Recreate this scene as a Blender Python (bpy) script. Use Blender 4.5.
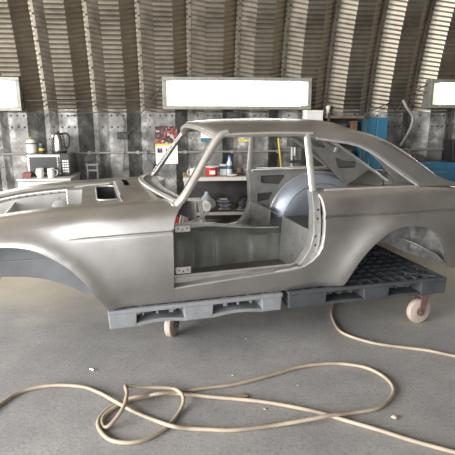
import bpy, bmesh, math, random
import numpy as np
from mathutils import Vector, Matrix
from mathutils.geometry import delaunay_2d_cdt

for o in list(bpy.data.objects): bpy.data.objects.remove(o)
scene = bpy.context.scene
COL = scene.collection
R = math.radians
random.seed(4)

# ------------------------------------------------------------------ camera
CAM_H, FPX, PITCH = 1.5, 477.0, R(13.2)
cd = bpy.data.cameras.new('camera'); cam = bpy.data.objects.new('camera', cd); COL.objects.link(cam)
cd.sensor_width = 36; cd.lens = 36 * FPX / 455; cd.clip_start = .05; cd.clip_end = 200
cam.location = (0, 0, CAM_H); cam.rotation_euler = (R(90) - PITCH, 0, 0)
scene.camera = cam

# ------------------------------------------------------------------ world, light, exposure
wd = bpy.data.worlds.new('world'); scene.world = wd; wd.use_nodes = True
bg = wd.node_tree.nodes['Background']; bg.inputs[0].default_value = (.86, .93, 1, 1); bg.inputs[1].default_value = 1.0
scene.view_settings.view_transform = 'Standard'; scene.view_settings.look = 'None'
scene.view_settings.exposure = 0.36; scene.view_settings.gamma = 1.0; scene.view_settings.use_curve_mapping = False

def area(name, loc, target, sx, sy, power, col):
    l = bpy.data.lights.new(name, 'AREA'); l.shape = 'RECTANGLE'; l.size = sx; l.size_y = sy; l.energy = power; l.color = col
    o = bpy.data.objects.new(name, l); COL.objects.link(o); o.location = loc
    o.rotation_euler = (Vector(target) - Vector(loc)).to_track_quat('-Z', 'Y').to_euler()
    return o
# daylight entering through the big open doorway in the hut's end wall (left of the car) ...
area('doorway_daylight', (-6.4, -1.4, 2.0), (0, 2.6, .8), 7.0, 3.6, 1600, (1.0, .98, .955))
# ... and an added, unseen fill lamp behind the camera for the car's near side
area('camera_side_fill', (-1.2, -5.3, 2.6), (-.3, 4, .9), 4.6, 3.6, 300, (.96, .98, 1.0))

# ------------------------------------------------------------------ placing helpers
def ray(u, v):
    a = (u - 227.5) / FPX; b = (v - 227.5) / FPX
    return Vector((a, math.cos(PITCH) - b * math.sin(PITCH), -(math.sin(PITCH) + b * math.cos(PITCH))))
def at_z(u, v, z):
    d = ray(u, v); return Vector((0, 0, CAM_H)) + d * ((z - CAM_H) / d.z)
def at_y(u, v, y):
    d = ray(u, v); return Vector((0, 0, CAM_H)) + d * (y / d.y)
PHI = R(6); WO = Vector((0, 6.0, 0)); WS = Vector((math.cos(PHI), math.sin(PHI), 0)); WN = Vector((math.sin(PHI), -math.cos(PHI), 0))
def wall(s, d, z): return WO + WS * s + WN * d + Vector((0, 0, z))

# ------------------------------------------------------------------ materials
def mat(name, col, rough=.6, metal=0.0, var=.0, scale=8.0, col2=None, bump=0.0, bscale=60.0, emit=0.0, spec=None, stretch=None, lo=.35, hi=.65, rvar=0.0):
    m = bpy.data.materials.new(name); m.use_nodes = True
    nt = m.node_tree; b = nt.nodes['Principled BSDF']
    b.inputs['Base Color'].default_value = (*col, 1); b.inputs['Roughness'].default_value = rough; b.inputs['Metallic'].default_value = metal
    if spec is not None: b.inputs['Specular IOR Level'].default_value = spec
    if emit:
        b.inputs['Emission Color'].default_value = (*col, 1); b.inputs['Emission Strength'].default_value = emit
    tc = nt.nodes.new('ShaderNodeTexCoord'); src = tc.outputs['Object']
    if stretch:
        mp = nt.nodes.new('ShaderNodeMapping'); mp.inputs['Scale'].default_value = stretch
        nt.links.new(src, mp.inputs[0]); src = mp.outputs[0]
    if var or col2 or rvar:
        n = nt.nodes.new('ShaderNodeTexNoise'); n.inputs['Scale'].default_value = scale; n.inputs['Detail'].default_value = 6; n.inputs['Roughness'].default_value = .6
        nt.links.new(src, n.inputs['Vector'])
        r = nt.nodes.new('ShaderNodeValToRGB')
        c2 = col2 if col2 else tuple(max(0, c * (1 + var)) for c in col)
        c1 = col if col2 else tuple(max(0, c * (1 - var)) for c in col)
        r.color_ramp.elements[0].color = (*c1, 1); r.color_ramp.elements[1].color = (*c2, 1)
        r.color_ramp.elements[0].position = lo; r.color_ramp.elements[1].position = hi
        nt.links.new(n.outputs['Fac'], r.inputs[0])
        if var or col2:
            nt.links.new(r.outputs[0], b.inputs['Base Color'])
            if emit: nt.links.new(r.outputs[0], b.inputs['Emission Color'])
        if rvar:
            mr = nt.nodes.new('ShaderNodeMapRange'); mr.inputs[1].default_value = .3; mr.inputs[2].default_value = .7
            mr.inputs[3].default_value = rough - rvar; mr.inputs[4].default_value = rough + rvar
            nt.links.new(n.outputs['Fac'], mr.inputs[0]); nt.links.new(mr.outputs[0], b.inputs['Roughness'])
    if bump:
        n2 = nt.nodes.new('ShaderNodeTexNoise'); n2.inputs['Scale'].default_value = bscale; n2.inputs['Detail'].default_value = 4
        nt.links.new(src, n2.inputs['Vector'])
        bp = nt.nodes.new('ShaderNodeBump'); bp.inputs['Strength'].default_value = bump; bp.inputs['Distance'].default_value = .01
        nt.links.new(n2.outputs['Fac'], bp.inputs['Height']); nt.links.new(bp.outputs[0], b.inputs['Normal'])
    return m

M = {}
M['steel'] = mat('sanded_bare_steel', (.53, .51, .485), .38, .93, var=.10, scale=3.0, rvar=.05, bump=.04, bscale=180)
M['steel_bright'] = mat('bright_steel_edge', (.68, .66, .62), .36, .75, var=.08, scale=20)
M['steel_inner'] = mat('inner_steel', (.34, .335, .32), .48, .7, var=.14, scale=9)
M['steel_blue'] = mat('silver_blue_steel', (.44, .48, .55), .44, .75, var=.08, scale=5)
M['primer'] = mat('olive_grey_primer', (.155, .158, .14), .5, .35, var=.16, scale=6)
M['undercoat'] = mat('mottled_undercoat', (.13, .128, .122), .6, .3, col2=(.30, .295, .28), scale=14)
M['arch_shade'] = mat('shaded_arch_steel', (.175, .178, .185), .5, .3, var=.15, scale=6)  # darker blue-grey steel: shade inside the near arch, put into the colour
M['chrome'] = mat('chrome_trim', (.75, .76, .78), .18, 1.0, var=.04, scale=10)
M['galv'] = mat('galvanised_arch', (.225, .20, .163), .42, .9, var=.24, scale=2.5, rvar=.08)
def galv_low():
    m = mat('weathered_galvanised', (.40, .39, .36), .55, .35, var=.0, scale=3)
    nt = m.node_tree; b = nt.nodes['Principled BSDF']
    g = nt.nodes.new('ShaderNodeNewGeometry')
    n = nt.nodes.new('ShaderNodeTexNoise'); n.inputs['Scale'].default_value = 4.5; n.inputs['Detail'].default_value = 9; n.inputs['Roughness'].default_value = .68
    nt.links.new(g.outputs['Position'], n.inputs['Vector'])
    r = nt.nodes.new('ShaderNodeValToRGB')
    for p, c in ((.34, (.045, .042, .037)), (.44, (.135, .13, .12)), (.55, (.22, .216, .205)), (.66, (.50, .49, .465))):
        e = r.color_ramp.elements.new(p); e.color = (*c, 1)
    r.color_ramp.elements.remove(r.color_ramp.elements[0]); r.color_ramp.elements.remove(r.color_ramp.elements[-1])
    nt.links.new(n.outputs['Fac'], r.inputs[0]); nt.links.new(r.outputs[0], b.inputs['Base Color'])
    return m
M['galv_low'] = galv_low()
M['bolt'] = mat('dark_bolt', (.05, .045, .04), .6, .3, var=.2, scale=30)
def concrete():
    m = bpy.data.materials.new('concrete_floor'); m.use_nodes = True; nt = m.node_tree; b = nt.nodes['Principled BSDF']
    g = nt.nodes.new('ShaderNodeTexCoord')
    def noise(sc, det, ro=.6):
        n = nt.nodes.new('ShaderNodeTexNoise'); n.inputs['Scale'].default_value = sc; n.inputs['Detail'].default_value = det; n.inputs['Roughness'].default_value = ro
        nt.links.new(g.outputs['Object'], n.inputs['Vector']); return n
    def ramp(src, *st):
        r = nt.nodes.new('ShaderNodeValToRGB')
        r.color_ramp.elements[0].position = st[0][0]; r.color_ramp.elements[0].color = (*st[0][1], 1)
        r.color_ramp.elements[1].position = st[-1][0]; r.color_ramp.elements[1].color = (*st[-1][1], 1)
        for p, c in st[1:-1]:
            e = r.color_ramp.elements.new(p); e.color = (*c, 1)
        nt.links.new(src, r.inputs[0]); return r
    a = ramp(noise(1.9, 12, .72).outputs['Fac'], (.30, (.20, .196, .196)), (.5, (.262, .256, .252)), (.70, (.335, .325, .315)))
    sp = ramp(noise(55, 8, .75).outputs['Fac'], (.36, (.45, .44, .43)), (.46, (.95, .95, .95)), (.58, (1.0, 1.0, 1.0)), (.68, (1.5, 1.45, 1.35)))
    mx = nt.nodes.new('ShaderNodeMix'); mx.data_type = 'RGBA'; mx.blend_type = 'MULTIPLY'; mx.inputs[0].default_value = .75
    nt.links.new(a.outputs[0], mx.inputs[6]); nt.links.new(sp.outputs[0], mx.inputs[7])
    # paler sandy tone beyond the car: window light painted into the concrete colour
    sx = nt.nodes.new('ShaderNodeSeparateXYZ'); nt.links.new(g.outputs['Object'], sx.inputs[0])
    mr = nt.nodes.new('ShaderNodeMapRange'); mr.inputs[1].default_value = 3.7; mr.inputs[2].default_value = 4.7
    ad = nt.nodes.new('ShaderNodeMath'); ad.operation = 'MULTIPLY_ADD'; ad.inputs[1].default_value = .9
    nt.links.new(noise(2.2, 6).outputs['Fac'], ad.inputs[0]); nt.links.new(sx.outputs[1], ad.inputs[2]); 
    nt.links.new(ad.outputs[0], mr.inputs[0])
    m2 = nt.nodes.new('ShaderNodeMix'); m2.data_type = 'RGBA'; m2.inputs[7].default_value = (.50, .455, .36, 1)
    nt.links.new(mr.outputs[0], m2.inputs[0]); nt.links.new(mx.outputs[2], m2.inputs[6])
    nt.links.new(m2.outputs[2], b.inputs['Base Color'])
    b.inputs['Roughness'].default_value = .62
    bp = nt.nodes.new('ShaderNodeBump'); bp.inputs['Strength'].default_value = .25; bp.inputs['Distance'].default_value = .006
    nt.links.new(noise(45, 9, .7).outputs['Fac'], bp.inputs['Height']); nt.links.new(bp.outputs[0], b.inputs['Normal'])
    return m
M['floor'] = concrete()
M['win_frame'] = mat('grey_window_frame', (.24, .23, .205), .5, .3, var=.15, scale=12)
M['pane'] = mat('daylit_pane', (1, .985, .94), .6, 0, emit=8)
M['pane_old'] = mat('yellowed_pane', (.93, .92, .74), .6, 0, col2=(.60, .63, .42), scale=9, emit=.62)
M['pallet_grey'] = mat('grey_plastic', (.19, .195, .205), .5, 0, var=.15, scale=7, bump=.05)
M['pallet_dark'] = mat('charcoal_plastic', (.048, .051, .056), .5, 0, var=.2, scale=7, bump=.05)
M['wheel'] = mat('tan_caster_tread', (.40, .325, .28), .55, 0, var=.12, scale=15)
M['rust'] = mat('rusty_caster_steel', (.17, .11, .085), .6, .4, var=.3, scale=25)
M['hose'] = mat('tan_rubber_hose', (.31, .255, .188), .5, 0, var=.2, scale=6)
M['white'] = mat('white_enamel', (.62, .61, .585), .45, 0, var=.06, scale=6)
M['cream'] = mat('cream_paint', (.72, .69, .60), .5, 0, var=.1, scale=6)
M['black'] = mat('black_plastic', (.018, .018, .02), .55, 0, var=.2, scale=20)
M['dark'] = mat('dark_grime_and_shade', (.05, .047, .043), .7, 0, var=.3, scale=6)  # grime on real things; also painted shade in the quarter and heater openings
M['darkglass'] = mat('dark_glass', (.03, .03, .03), .25, 0, var=.1, scale=4)
M['stainless'] = mat('stainless_steel', (.40, .39, .37), .22, .95, var=.06, scale=10)
M['red'] = mat('red_plastic', (.50, .035, .03), .4, 0, var=.12, scale=10)
M['redbox'] = mat('dull_red_card', (.20, .045, .04), .6, 0, var=.12, scale=10)
M['blue'] = mat('blue_enamel', (.032, .135, .215), .4, 0, var=.10, scale=5)
M['bluecap'] = mat('blue_cap', (.08, .25, .62), .4, 0, var=.08, scale=10)
M['yellow'] = mat('yellow_paint', (.65, .43, .04), .45, 0, var=.1, scale=10)
M['gold'] = mat('gold_lid', (.62, .45, .14), .3, .7, var=.1, scale=10)
M['clear'] = mat('cloudy_plastic', (.52, .56, .60), .25, 0, var=.12, scale=14)
M['silverbag'] = mat('silver_film', (.42, .44, .50), .22, .75, var=.35, scale=14, bump=.3, bscale=25)
M['paper'] = mat('white_paper', (.78, .77, .74), .7, 0, var=.04, scale=10)
M['brown'] = mat('brown_board', (.14, .085, .055), .6, 0, var=.25, scale=8)
M['pink'] = mat('dusty_pink_card', (.36, .27, .26), .6, 0, var=.1, scale=8)
M['pipe'] = mat('grey_conduit', (.30, .285, .255), .5, .4, var=.15, scale=8)
M['wire'] = mat('dark_cable', (.06, .055, .05), .6, 0, var=.1, scale=8)
M['greyplastic'] = mat('grey_plastic_seat', (.10, .103, .108), .5, 0, var=.1, scale=8)
M['stone'] = mat('pale_stone', (.38, .34, .27), .8, 0, var=.2, scale=40)
M['leaf'] = mat('dry_brown_leaf', (.25, .19, .14), .7, 0, var=.2, scale=30)
M['wood'] = mat('bench_wood', (.40, .29, .16), .6, 0, var=.2, scale=6, stretch=(1, 12, 12))
M['endwall'] = mat('end_wall_sheet', (.13, .12, .105), .6, .2, var=.12, scale=3)
def picture_mat():
    m = mat('workshop_picture', (.30, .03, .03), .5, 0)
    nt = m.node_tree; b = nt.nodes['Principled BSDF']
    g = nt.nodes.new('ShaderNodeNewGeometry'); v = nt.nodes.new('ShaderNodeTexVoronoi'); v.inputs['Scale'].default_value = 42
    nt.links.new(g.outputs['Position'], v.inputs['Vector'])
    r = nt.nodes.new('ShaderNodeValToRGB'); r.color_ramp.interpolation = 'CONSTANT'
    r.color_ramp.elements[0].color = (.025, .02, .02, 1); r.color_ramp.elements[1].position = .62; r.color_ramp.elements[1].color = (.30, .025, .025, 1)
    e = r.color_ramp.elements.new(.78); e.color = (.18, .12, .10, 1)
    e = r.color_ramp.elements.new(.9); e.color = (.45, .33, .28, 1)
    s = nt.nodes.new('ShaderNodeSeparateColor'); nt.links.new(v.outputs['Color'], s.inputs[0]); nt.links.new(s.outputs[0], r.inputs[0])
    nt.links.new(r.outputs[0], b.inputs['Base Color']); return m
M['picture'] = picture_mat()

# ------------------------------------------------------------------ mesh helpers
class MB:
    def __init__(s): s.v = []; s.f = []; s.n = {}
    def add(s, vs, fs):
        k = len(s.v); s.v += [tuple(v) for v in vs]; s.f += [tuple(i + k for i in f) for f in fs]; return s
    def box(s, c, size, rot=None, taper=1.0):
        x, y, z = (q / 2 for q in size); vs = []
        for dz in (-1, 1):
            t = taper if dz > 0 else 1
            for dx, dy in ((-1, -1), (1, -1), (1, 1), (-1, 1)): vs.append(Vector((dx * x * t, dy * y * t, dz * z)))
        if rot is not None: vs = [rot @ v for v in vs]
        return s.add([v + Vector(c) for v in vs], [(0, 3, 2, 1), (4, 5, 6, 7), (0, 1, 5, 4), (1, 2, 6, 5), (2, 3, 7, 6), (3, 0, 4, 7)])
    def span(s, x0, x1, y0, y1, z0, z1): return s.box(((x0 + x1) / 2, (y0 + y1) / 2, (z0 + z1) / 2), (x1 - x0, y1 - y0, z1 - z0))
    def tube(s, path, r, n=8, closed=False, cap=True, flat=None):
        P = [Vector(p) for p in path]; L = len(P); rings = []; up = None
        for i in range(L):
            a = P[i - 1] if (i > 0 or closed) else P[i]; b = P[(i + 1) % L] if (i < L - 1 or closed) else P[i]
            t = (b - a).normalized()
            if up is None:
                up = Vector((0, 0, 1)) if abs(t.z) < .9 else Vector((1, 0, 0))
            u = up - t * up.dot(t)
            if u.length < 1e-5: u = t.orthogonal()
            u.normalize(); up = u; w = t.cross(u)
            rr = r[i] if isinstance(r, (list, tuple)) else r
            ru, rw = (rr, rr) if flat is None else flat
            rings.append([P[i] + u * (ru * math.cos(2 * math.pi * k / n)) + w * (rw * math.sin(2 * math.pi * k / n)) for k in range(n)])
        vs = [v for g in rings for v in g]; fs = []
        for i in range(L if closed else L - 1):
            j = (i + 1) % L
            for k in range(n): fs.append((i * n + k, i * n + (k + 1) % n, j * n + (k + 1) % n, j * n + k))
        if cap and not closed: fs += [tuple(range(n))[::-1], tuple((L - 1) * n + k for k in range(n))]
        return s.add(vs, fs)
    def lathe(s, prof, n=20, c=(0, 0, 0), axis='z'):
        vs = []
        for r, h in prof:
            for k in range(n):
                a = 2 * math.pi * k / n; p = (r * math.cos(a), r * math.sin(a), h)
                if axis == 'y': p = (p[0], p[2], p[1])
                if axis == 'x': p = (p[2], p[0], p[1])
                vs.append(Vector(p) + Vector(c))
        fs = []
        for i in range(len(prof) - 1):
            for k in range(n): fs.append((i * n + k, i * n + (k + 1) % n, (i + 1) * n + (k + 1) % n, (i + 1) * n + k))
        fs += [tuple(range(n))[::-1], tuple((len(prof) - 1) * n + k for k in range(n))]
        return s.add(vs, fs)
    def prism(s, poly, a, b, plane='xz'):
        def P(p, h): return (p[0], h, p[1]) if plane == 'xz' else (p[0], p[1], h) if plane == 'xy' else (h, p[0], p[1])
        n = len(poly)
        return s.add([P(p, a) for p in poly] + [P(p, b) for p in poly], [tuple(range(n)), tuple(range(2 * n - 1, n - 1, -1))] + [(i, n + i, n + (i + 1) % n, (i + 1) % n) for i in range(n)])
    def grid(s, rows, skip=None):
        n = len(rows[0]); vs = [v for r in rows for v in r]; fs = []
        for i in range(len(rows) - 1):
            for j in range(n - 1):
                if skip and skip(i, j): continue
                fs.append((i * n + j, i * n + j + 1, (i + 1) * n + j + 1, (i + 1) * n + j))
        return s.add(vs, fs)
    def build(s, name, m, parent=None, smooth=40, bevel=0, normals=None, solid=0):
        me = bpy.data.meshes.new(name); me.from_pydata(s.v, [], s.f); me.update()
        if normals is None:
            bm = bmesh.new(); bm.from_mesh(me); bmesh.ops.recalc_face_normals(bm, faces=bm.faces); bm.to_mesh(me); bm.free()
        me.materials.append(M[m])
        if smooth:
            me.polygons.foreach_set('use_smooth', [True] * len(me.polygons))
            if normals is None: me.set_sharp_from_angle(angle=R(smooth))
        o = bpy.data.objects.new(name, me); COL.objects.link(o); o.parent = parent
        if normals is not None: me.normals_split_custom_set_from_vertices(normals)
        if bevel:
            b = o.modifiers.new('bevel', 'BEVEL'); b.width = bevel; b.segments = 2; b.limit_method = 'ANGLE'; b.angle_limit = R(50)
        if solid:
            b = o.modifiers.new('solid', 'SOLIDIFY'); b.thickness = solid; b.offset = 0
        return o
def tag(o, label=None, cat=None, group=None, kind=None):
    if label: o['label'] = label
    if cat: o['category'] = cat
    if group: o['group'] = group
    if kind: o['kind'] = kind
    return o
def empty(name, loc=(0, 0, 0), rz=0, **k):
    o = bpy.data.objects.new(name, None); COL.objects.link(o); o.location = loc; o.rotation_euler = (0, 0, rz); o.empty_display_size = .1
    return tag(o, **k)
def dup(o, parent=None):
    c = o.copy(); COL.objects.link(c); c.parent = parent
    for ch in list(o.children): dup(ch, c)
    return c
def pchip(xs, ys):
    xs = np.array(xs, float); ys = np.array(ys, float); h = np.diff(xs); d = np.diff(ys) / h; m = np.zeros(len(xs))
    for i in range(1, len(xs) - 1):
        if d[i - 1] * d[i] > 0:
            w1 = 2 * h[i] + h[i - 1]; w2 = h[i] + 2 * h[i - 1]; m[i] = (w1 + w2) / (w1 / d[i - 1] + w2 / d[i])
    m[0] = d[0]; m[-1] = d[-1]
    def f(x):
        x = min(max(x, xs[0]), xs[-1]); i = min(int(np.searchsorted(xs, x, 'right')) - 1, len(xs) - 2); i = max(i, 0)
        t = (x - xs[i]) / h[i]; t2 = t * t; t3 = t2 * t
        return float((2 * t3 - 3 * t2 + 1) * ys[i] + (t3 - 2 * t2 + t) * h[i] * m[i] + (-2 * t3 + 3 * t2) * ys[i + 1] + (t3 - t2) * h[i] * m[i + 1])
    return f
def catmull(pts, n=6, closed=False):
    P = [Vector(p) for p in pts]; L = len(P); out = []
    for i in range(L if closed else L - 1):
        g = lambda k: P[k % L] if closed else P[min(max(k, 0), L - 1)]
        a, b, c, d = g(i - 1), g(i), g(i + 1), g(i + 2)
        for k in range(n):
            t = k / n
            out.append(.5 * ((2 * b) + (c - a) * t + (2 * a - 5 * b + 4 * c - d) * t * t + (3 * b - a - 3 * c + d) * t ** 3))
    if not closed: out.append(P[-1])
    return out
def dens(poly, h, closed=True):
    out = []; n = len(poly)
    for i in range(n if closed else n - 1):
        a = np.array(poly[i], float); b = np.array(poly[(i + 1) % n], float); k = max(1, int(math.ceil(np.linalg.norm(b - a) / h)))
        for j in range(k): out.append(tuple(a + (b - a) * j / k))
    if not closed: out.append(tuple(poly[-1]))
    return out
def inside(P, poly):
    P = np.asarray(P); x, y = P[:, 0], P[:, 1]; c = np.zeros(len(P), bool); n = len(poly)
    for i in range(n):
        (x0, y0), (x1, y1) = poly[i], poly[i - 1]
        if y0 == y1: continue
        c ^= ((y0 > y) != (y1 > y)) & (x < (x1 - x0) * (y - y0) / (y1 - y0) + x0)
    return c
def cdt(poly, holes=(), h=.04, extra=()):
    loops = [dens(poly, h)] + [dens(q, h) for q in holes]
    V = []; E = []
    for lp in loops:
        k = len(V); V += lp; E += [(k + i, k + (i + 1) % len(lp)) for i in range(len(lp))]
    B = np.array(V); lo = B.min(0); hi = B.max(0)
    ys = [lo[1] + h * j for j in range(int((hi[1] - lo[1]) / h) + 1)]
    if len(extra): ys = sorted([y for y in ys if min(abs(y - q) for q in extra) > .45 * h] + list(extra))
    G = [(lo[0] + h * (i + .5 * (j % 2 if not len(extra) else 0)), y) for i in range(int((hi[0] - lo[0]) / h) + 1) for j, y in enumerate(ys)]
    G = np.array(G) if len(G) else np.zeros((0, 2))
    if len(G):
        k = inside(G, poly)
        for q in holes: k &= ~inside(G, q)
        G = G[k]
        if len(G):
            d = np.sqrt(((G[:, None, :] - B[None]) ** 2).sum(2)).min(1); G = G[d > .45 * h]
    allv = [Vector(v) for v in V] + [Vector(g) for g in G]
    r = delaunay_2d_cdt(allv, E, [], 0, 1e-6)
    ov = np.array([(v.x, v.y) for v in r[0]]); of = [f for f in r[2]]
    cen = np.array([ov[list(f)].mean(0) for f in of]); k = inside(cen, poly)
    for q in holes: k &= ~inside(cen, q)
    return ov, [f for f, kk in zip(of, k) if kk]
def panel(name, m, parent, poly, fmap, holes=(), h=.04, hem=None, hemdir=(0, 0, -1), extra=(), flip=False, solid=0):
    """Sheet-metal panel: 2-D outline carried onto the curved body surface by fmap, with analytic normals and folded hems."""
    ov, of = cdt(poly, holes, h, extra)
    e = 2e-3; vs = []; ns = []
    for a, b in ov:
        p = Vector(fmap(a, b)); n = (Vector(fmap(a + e, b)) - Vector(fmap(a - e, b))).cross(Vector(fmap(a, b + e)) - Vector(fmap(a, b - e)))
        n = n.normalized() if n.length > 1e-12 else Vector((0, 0, 1)); vs.append(p); ns.append(-n if flip else n)
    mb = MB(); fs = []
    for f in of:
        a, b, c = (vs[i] for i in f[:3]); nn = (b - a).cross(c - a)
        fs.append(tuple(f) if nn.dot(ns[f[0]]) > 0 else tuple(f)[::-1])
    mb.add(vs, fs); N = [tuple(n) for n in ns]
    for path, off in (hem or ()):
        Q = dens(path, h, False); P0 = [Vector(fmap(*q)) for q in Q]
        o = Vector(off) if not callable(off) else None
        for i in range(len(P0) - 1):
            a, b = P0[i], P0[i + 1]; oa = o if o is not None else Vector(off(*Q[i])); ob = o if o is not None else Vector(off(*Q[i + 1]))
            nn = (b - a).cross(oa)
            if nn.length < 1e-12: continue
            nn.normalize(); mb.add([a, b, b + ob, a + oa], [(0, 1, 2, 3)]); N += [tuple(nn)] * 4
    return mb.build(name, m, parent, normals=N, solid=solid)
def flat_panel(name, m, parent, poly, y, holes=(), th=.006, plane='xz', smooth=30):
    """Flat pressed panel with real cut-outs and thickness."""
    ov, of = cdt(poly, holes, 10.0)
    P = (lambda a, b, k: (a, y + k, b)) if plane == 'xz' else (lambda a, b, k: (a, b, y + k)) if plane == 'xy' else (lambda a, b, k: (y + k, a, b))
    mb = MB(); mb.add([P(a, b, -th / 2) for a, b in ov], of); mb.add([P(a, b, th / 2) for a, b in ov], [tuple(f)[::-1] for f in of])
    for lp in [poly] + list(holes):
        n = len(lp); mb.add([P(*p, -th / 2) for p in lp] + [P(*p, th / 2) for p in lp], [(i, (i + 1) % n, n + (i + 1) % n, n + i) for i in range(n)])
    return mb.build(name, m, parent, smooth=0)
def rrect(x0, x1, y0, y1, r, n=4):
    out = []
    for cx, cy, a0 in ((x1 - r, y1 - r, 0), (x0 + r, y1 - r, 90), (x0 + r, y0 + r, 180), (x1 - r, y0 + r, 270)):
        for k in range(n + 1): out.append((cx + r * math.cos(R(a0 + 90 * k / n)), cy + r * math.sin(R(a0 + 90 * k / n))))
    return out
def smooth_step(x, a, b):
    t = min(max((x - a) / (b - a), 0), 1); return t * t * (3 - 2 * t)

# ================================================================== THE HUT
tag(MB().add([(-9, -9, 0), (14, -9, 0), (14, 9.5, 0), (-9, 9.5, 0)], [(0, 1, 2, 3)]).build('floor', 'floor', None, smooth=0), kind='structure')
PER = .56; S0 = -2.144; RAD = 6.0; ZC = .6; ZB = 1.555; ZT = 3.25
PROF = [(0, 0), (.024, 0), (.178, .17), (.384, .17), (.536, 0), (.56, 0)]
def arch_pt(d, ang):           # ang 0 = horizontal towards the visible long side
    return RAD - (RAD - d) * math.cos(ang), ZC + (RAD - d) * math.sin(ang)
A0 = math.asin((ZB - ZC) / RAD); A1 = math.asin((ZT - ZC) / RAD)
wall_back = empty('wall_back', WO, PHI, kind='structure')       # local x along the wall, local -y into the hut
D0 = arch_pt(0, A0)[0]
def lp(s, d, z): return (s, -d, z)
def arch_mesh():
    mb = MB(); rows = []; n = int((A1 - A0) * RAD / .05) * 4
    for i in range(n + 1):
        a = A0 + (A1 - A0) * i / n; t = (i % 4) / 4
        cr = (0, .0095, .004, -.003)[i % 4]
        row = []
        for k, (s, d) in enumerate(PROF):
            dd = d + (cr if k in (2, 3) else cr * .35); q = arch_pt(dd, a); row.append(lp(s, q[0] - D0, q[1]))
        rows.append(row)
    return mb.grid(rows)
def bolts_mesh(upper):
    mb = MB()
    def bolt(s, d, z, r=.013):
        k = 6; a = [(s + r * math.cos(2 * math.pi * i / k), -d, z + r * math.sin(2 * math.pi * i / k)) for i in range(k)]
        b = [(s + .7 * r * math.cos(2 * math.pi * i / k), -d - .008, z + .7 * r * math.sin(2 * math.pi * i / k)) for i in range(k)]
        mb.add(a + b, [(i, (i + 1) % k, k + (i + 1) % k, k + i) for i in range(k)] + [tuple(range(k, 2 * k))])
    if upper:
        n = int((A1 - A0) * RAD / .14)
        for i in range(n):
            q = arch_pt(.012, A0 + .012 + i * .14 / RAD); bolt(.014, q[0] - D0, q[1])
    else:
        for z in (1.50, 1.37): 
            for s, d in ((.014, .004), (.09, .088), (.21, .176), (.28, .176), (.35, .176), (.47, .088)): bolt(s, d, z, .012)
        for z in (.5, .7, .9, 1.1, 1.23): bolt(.014, .006, z)
    return mb
first = None; low_first = None
flange = MB(); rows = []
for i in range(13):
    a = A0 + (A1 - A0) * i / 12
    rows.append([lp(s, arch_pt(dd, a)[0] - D0, arch_pt(dd, a)[1]) for s, dd in ((-.002, 0), (-.002, .011), (.028, .011), (.028, 0))])
flange.grid(rows)
for k in range(-6, 20):
    s = S0 + k * PER
    if first is None:
        first = arch_mesh().build('arch_panel', 'galv', wall_back, smooth=25); first.location = (s, 0, 0)
        flange.build('seam_flange', 'galv', first, smooth=25)
        tag(bolts_mesh(True).build('bolts', 'bolt', first, smooth=0), kind='stuff')
        mb = MB(); mb.grid([[lp(a, d + .004, z) for a, d in PROF] for z in (0, .8, ZB + .02)])
        mb.grid([[lp(a, d, z) for a, d in ((-.006, .003), (-.006, .012), (.034, .012), (.034, .003))] for z in (0, ZB + .02)])
        low_first = mb.build('lower_wall_panel', 'galv_low', wall_back, smooth=20); low_first.location = (s, 0, 0)
        tag(bolts_mesh(False).build('bolts', 'bolt', low_first, smooth=0), kind='stuff')
    else:
        dup(first, wall_back).location = (s, 0, 0); dup(low_first, wall_back).location = (s, 0, 0)
# rest of the vault, overhead and behind the camera
mb = MB(); rows = []; SA, SB = S0 - 6 * PER, S0 + 20 * PER
cols = [(S0 + k * PER + s, d) for k in range(-6, 20) for s, d in PROF[:-1]] + [(SB, 0)]
for i in range(41):
    a = A1 + (math.pi + A0 * 0 - A1 + .1) * i / 40
    rows.append([lp(s, arch_pt(d, a)[0] - D0, arch_pt(d, a)[1]) for s, d in cols])
# opening added in the unseen vault side behind the camera, for the fill lamp
AS = [A1 + (math.pi - A1 + .1) * i / 40 for i in range(41)]
o = mb.grid(rows, skip=lambda i, j: AS[i] > math.pi - .66 and -3.8 < cols[j][0] < 1.0).build('ceiling', 'galv', None, smooth=25); o.location = WO; o.rotation_euler.z = PHI; tag(o, kind='structure')
def end_wall(name, s, opening):
    pts = [(arch_pt(0, math.pi * i / 40)[0] - D0, arch_pt(0, math.pi * i / 40)[1]) for i in range(41)]
    poly = [(pts[0][0], 0)] + pts + [(pts[-1][0], 0)]
    if opening:
        d0, d1, zt = opening; poly = poly + [(d1, 0), (d1, zt), (d0, zt), (d0, 0)]
    ov, of = cdt(poly, (), 10.0); mb = MB(); mb.add([lp(s, a, b) for a, b in ov], of); mb.add([lp(s + .05, a, b) for a, b in ov], [tuple(f)[::-1] for f in of])
    o = mb.build(name, 'endwall', None, smooth=0); o.location = WO; o.rotation_euler.z = PHI; return tag(o, kind='structure')
end_wall('wall_left', SA + .03, (3.4, 11.2, 4.2)); end_wall('wall_right', SB - .08, None)

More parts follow.
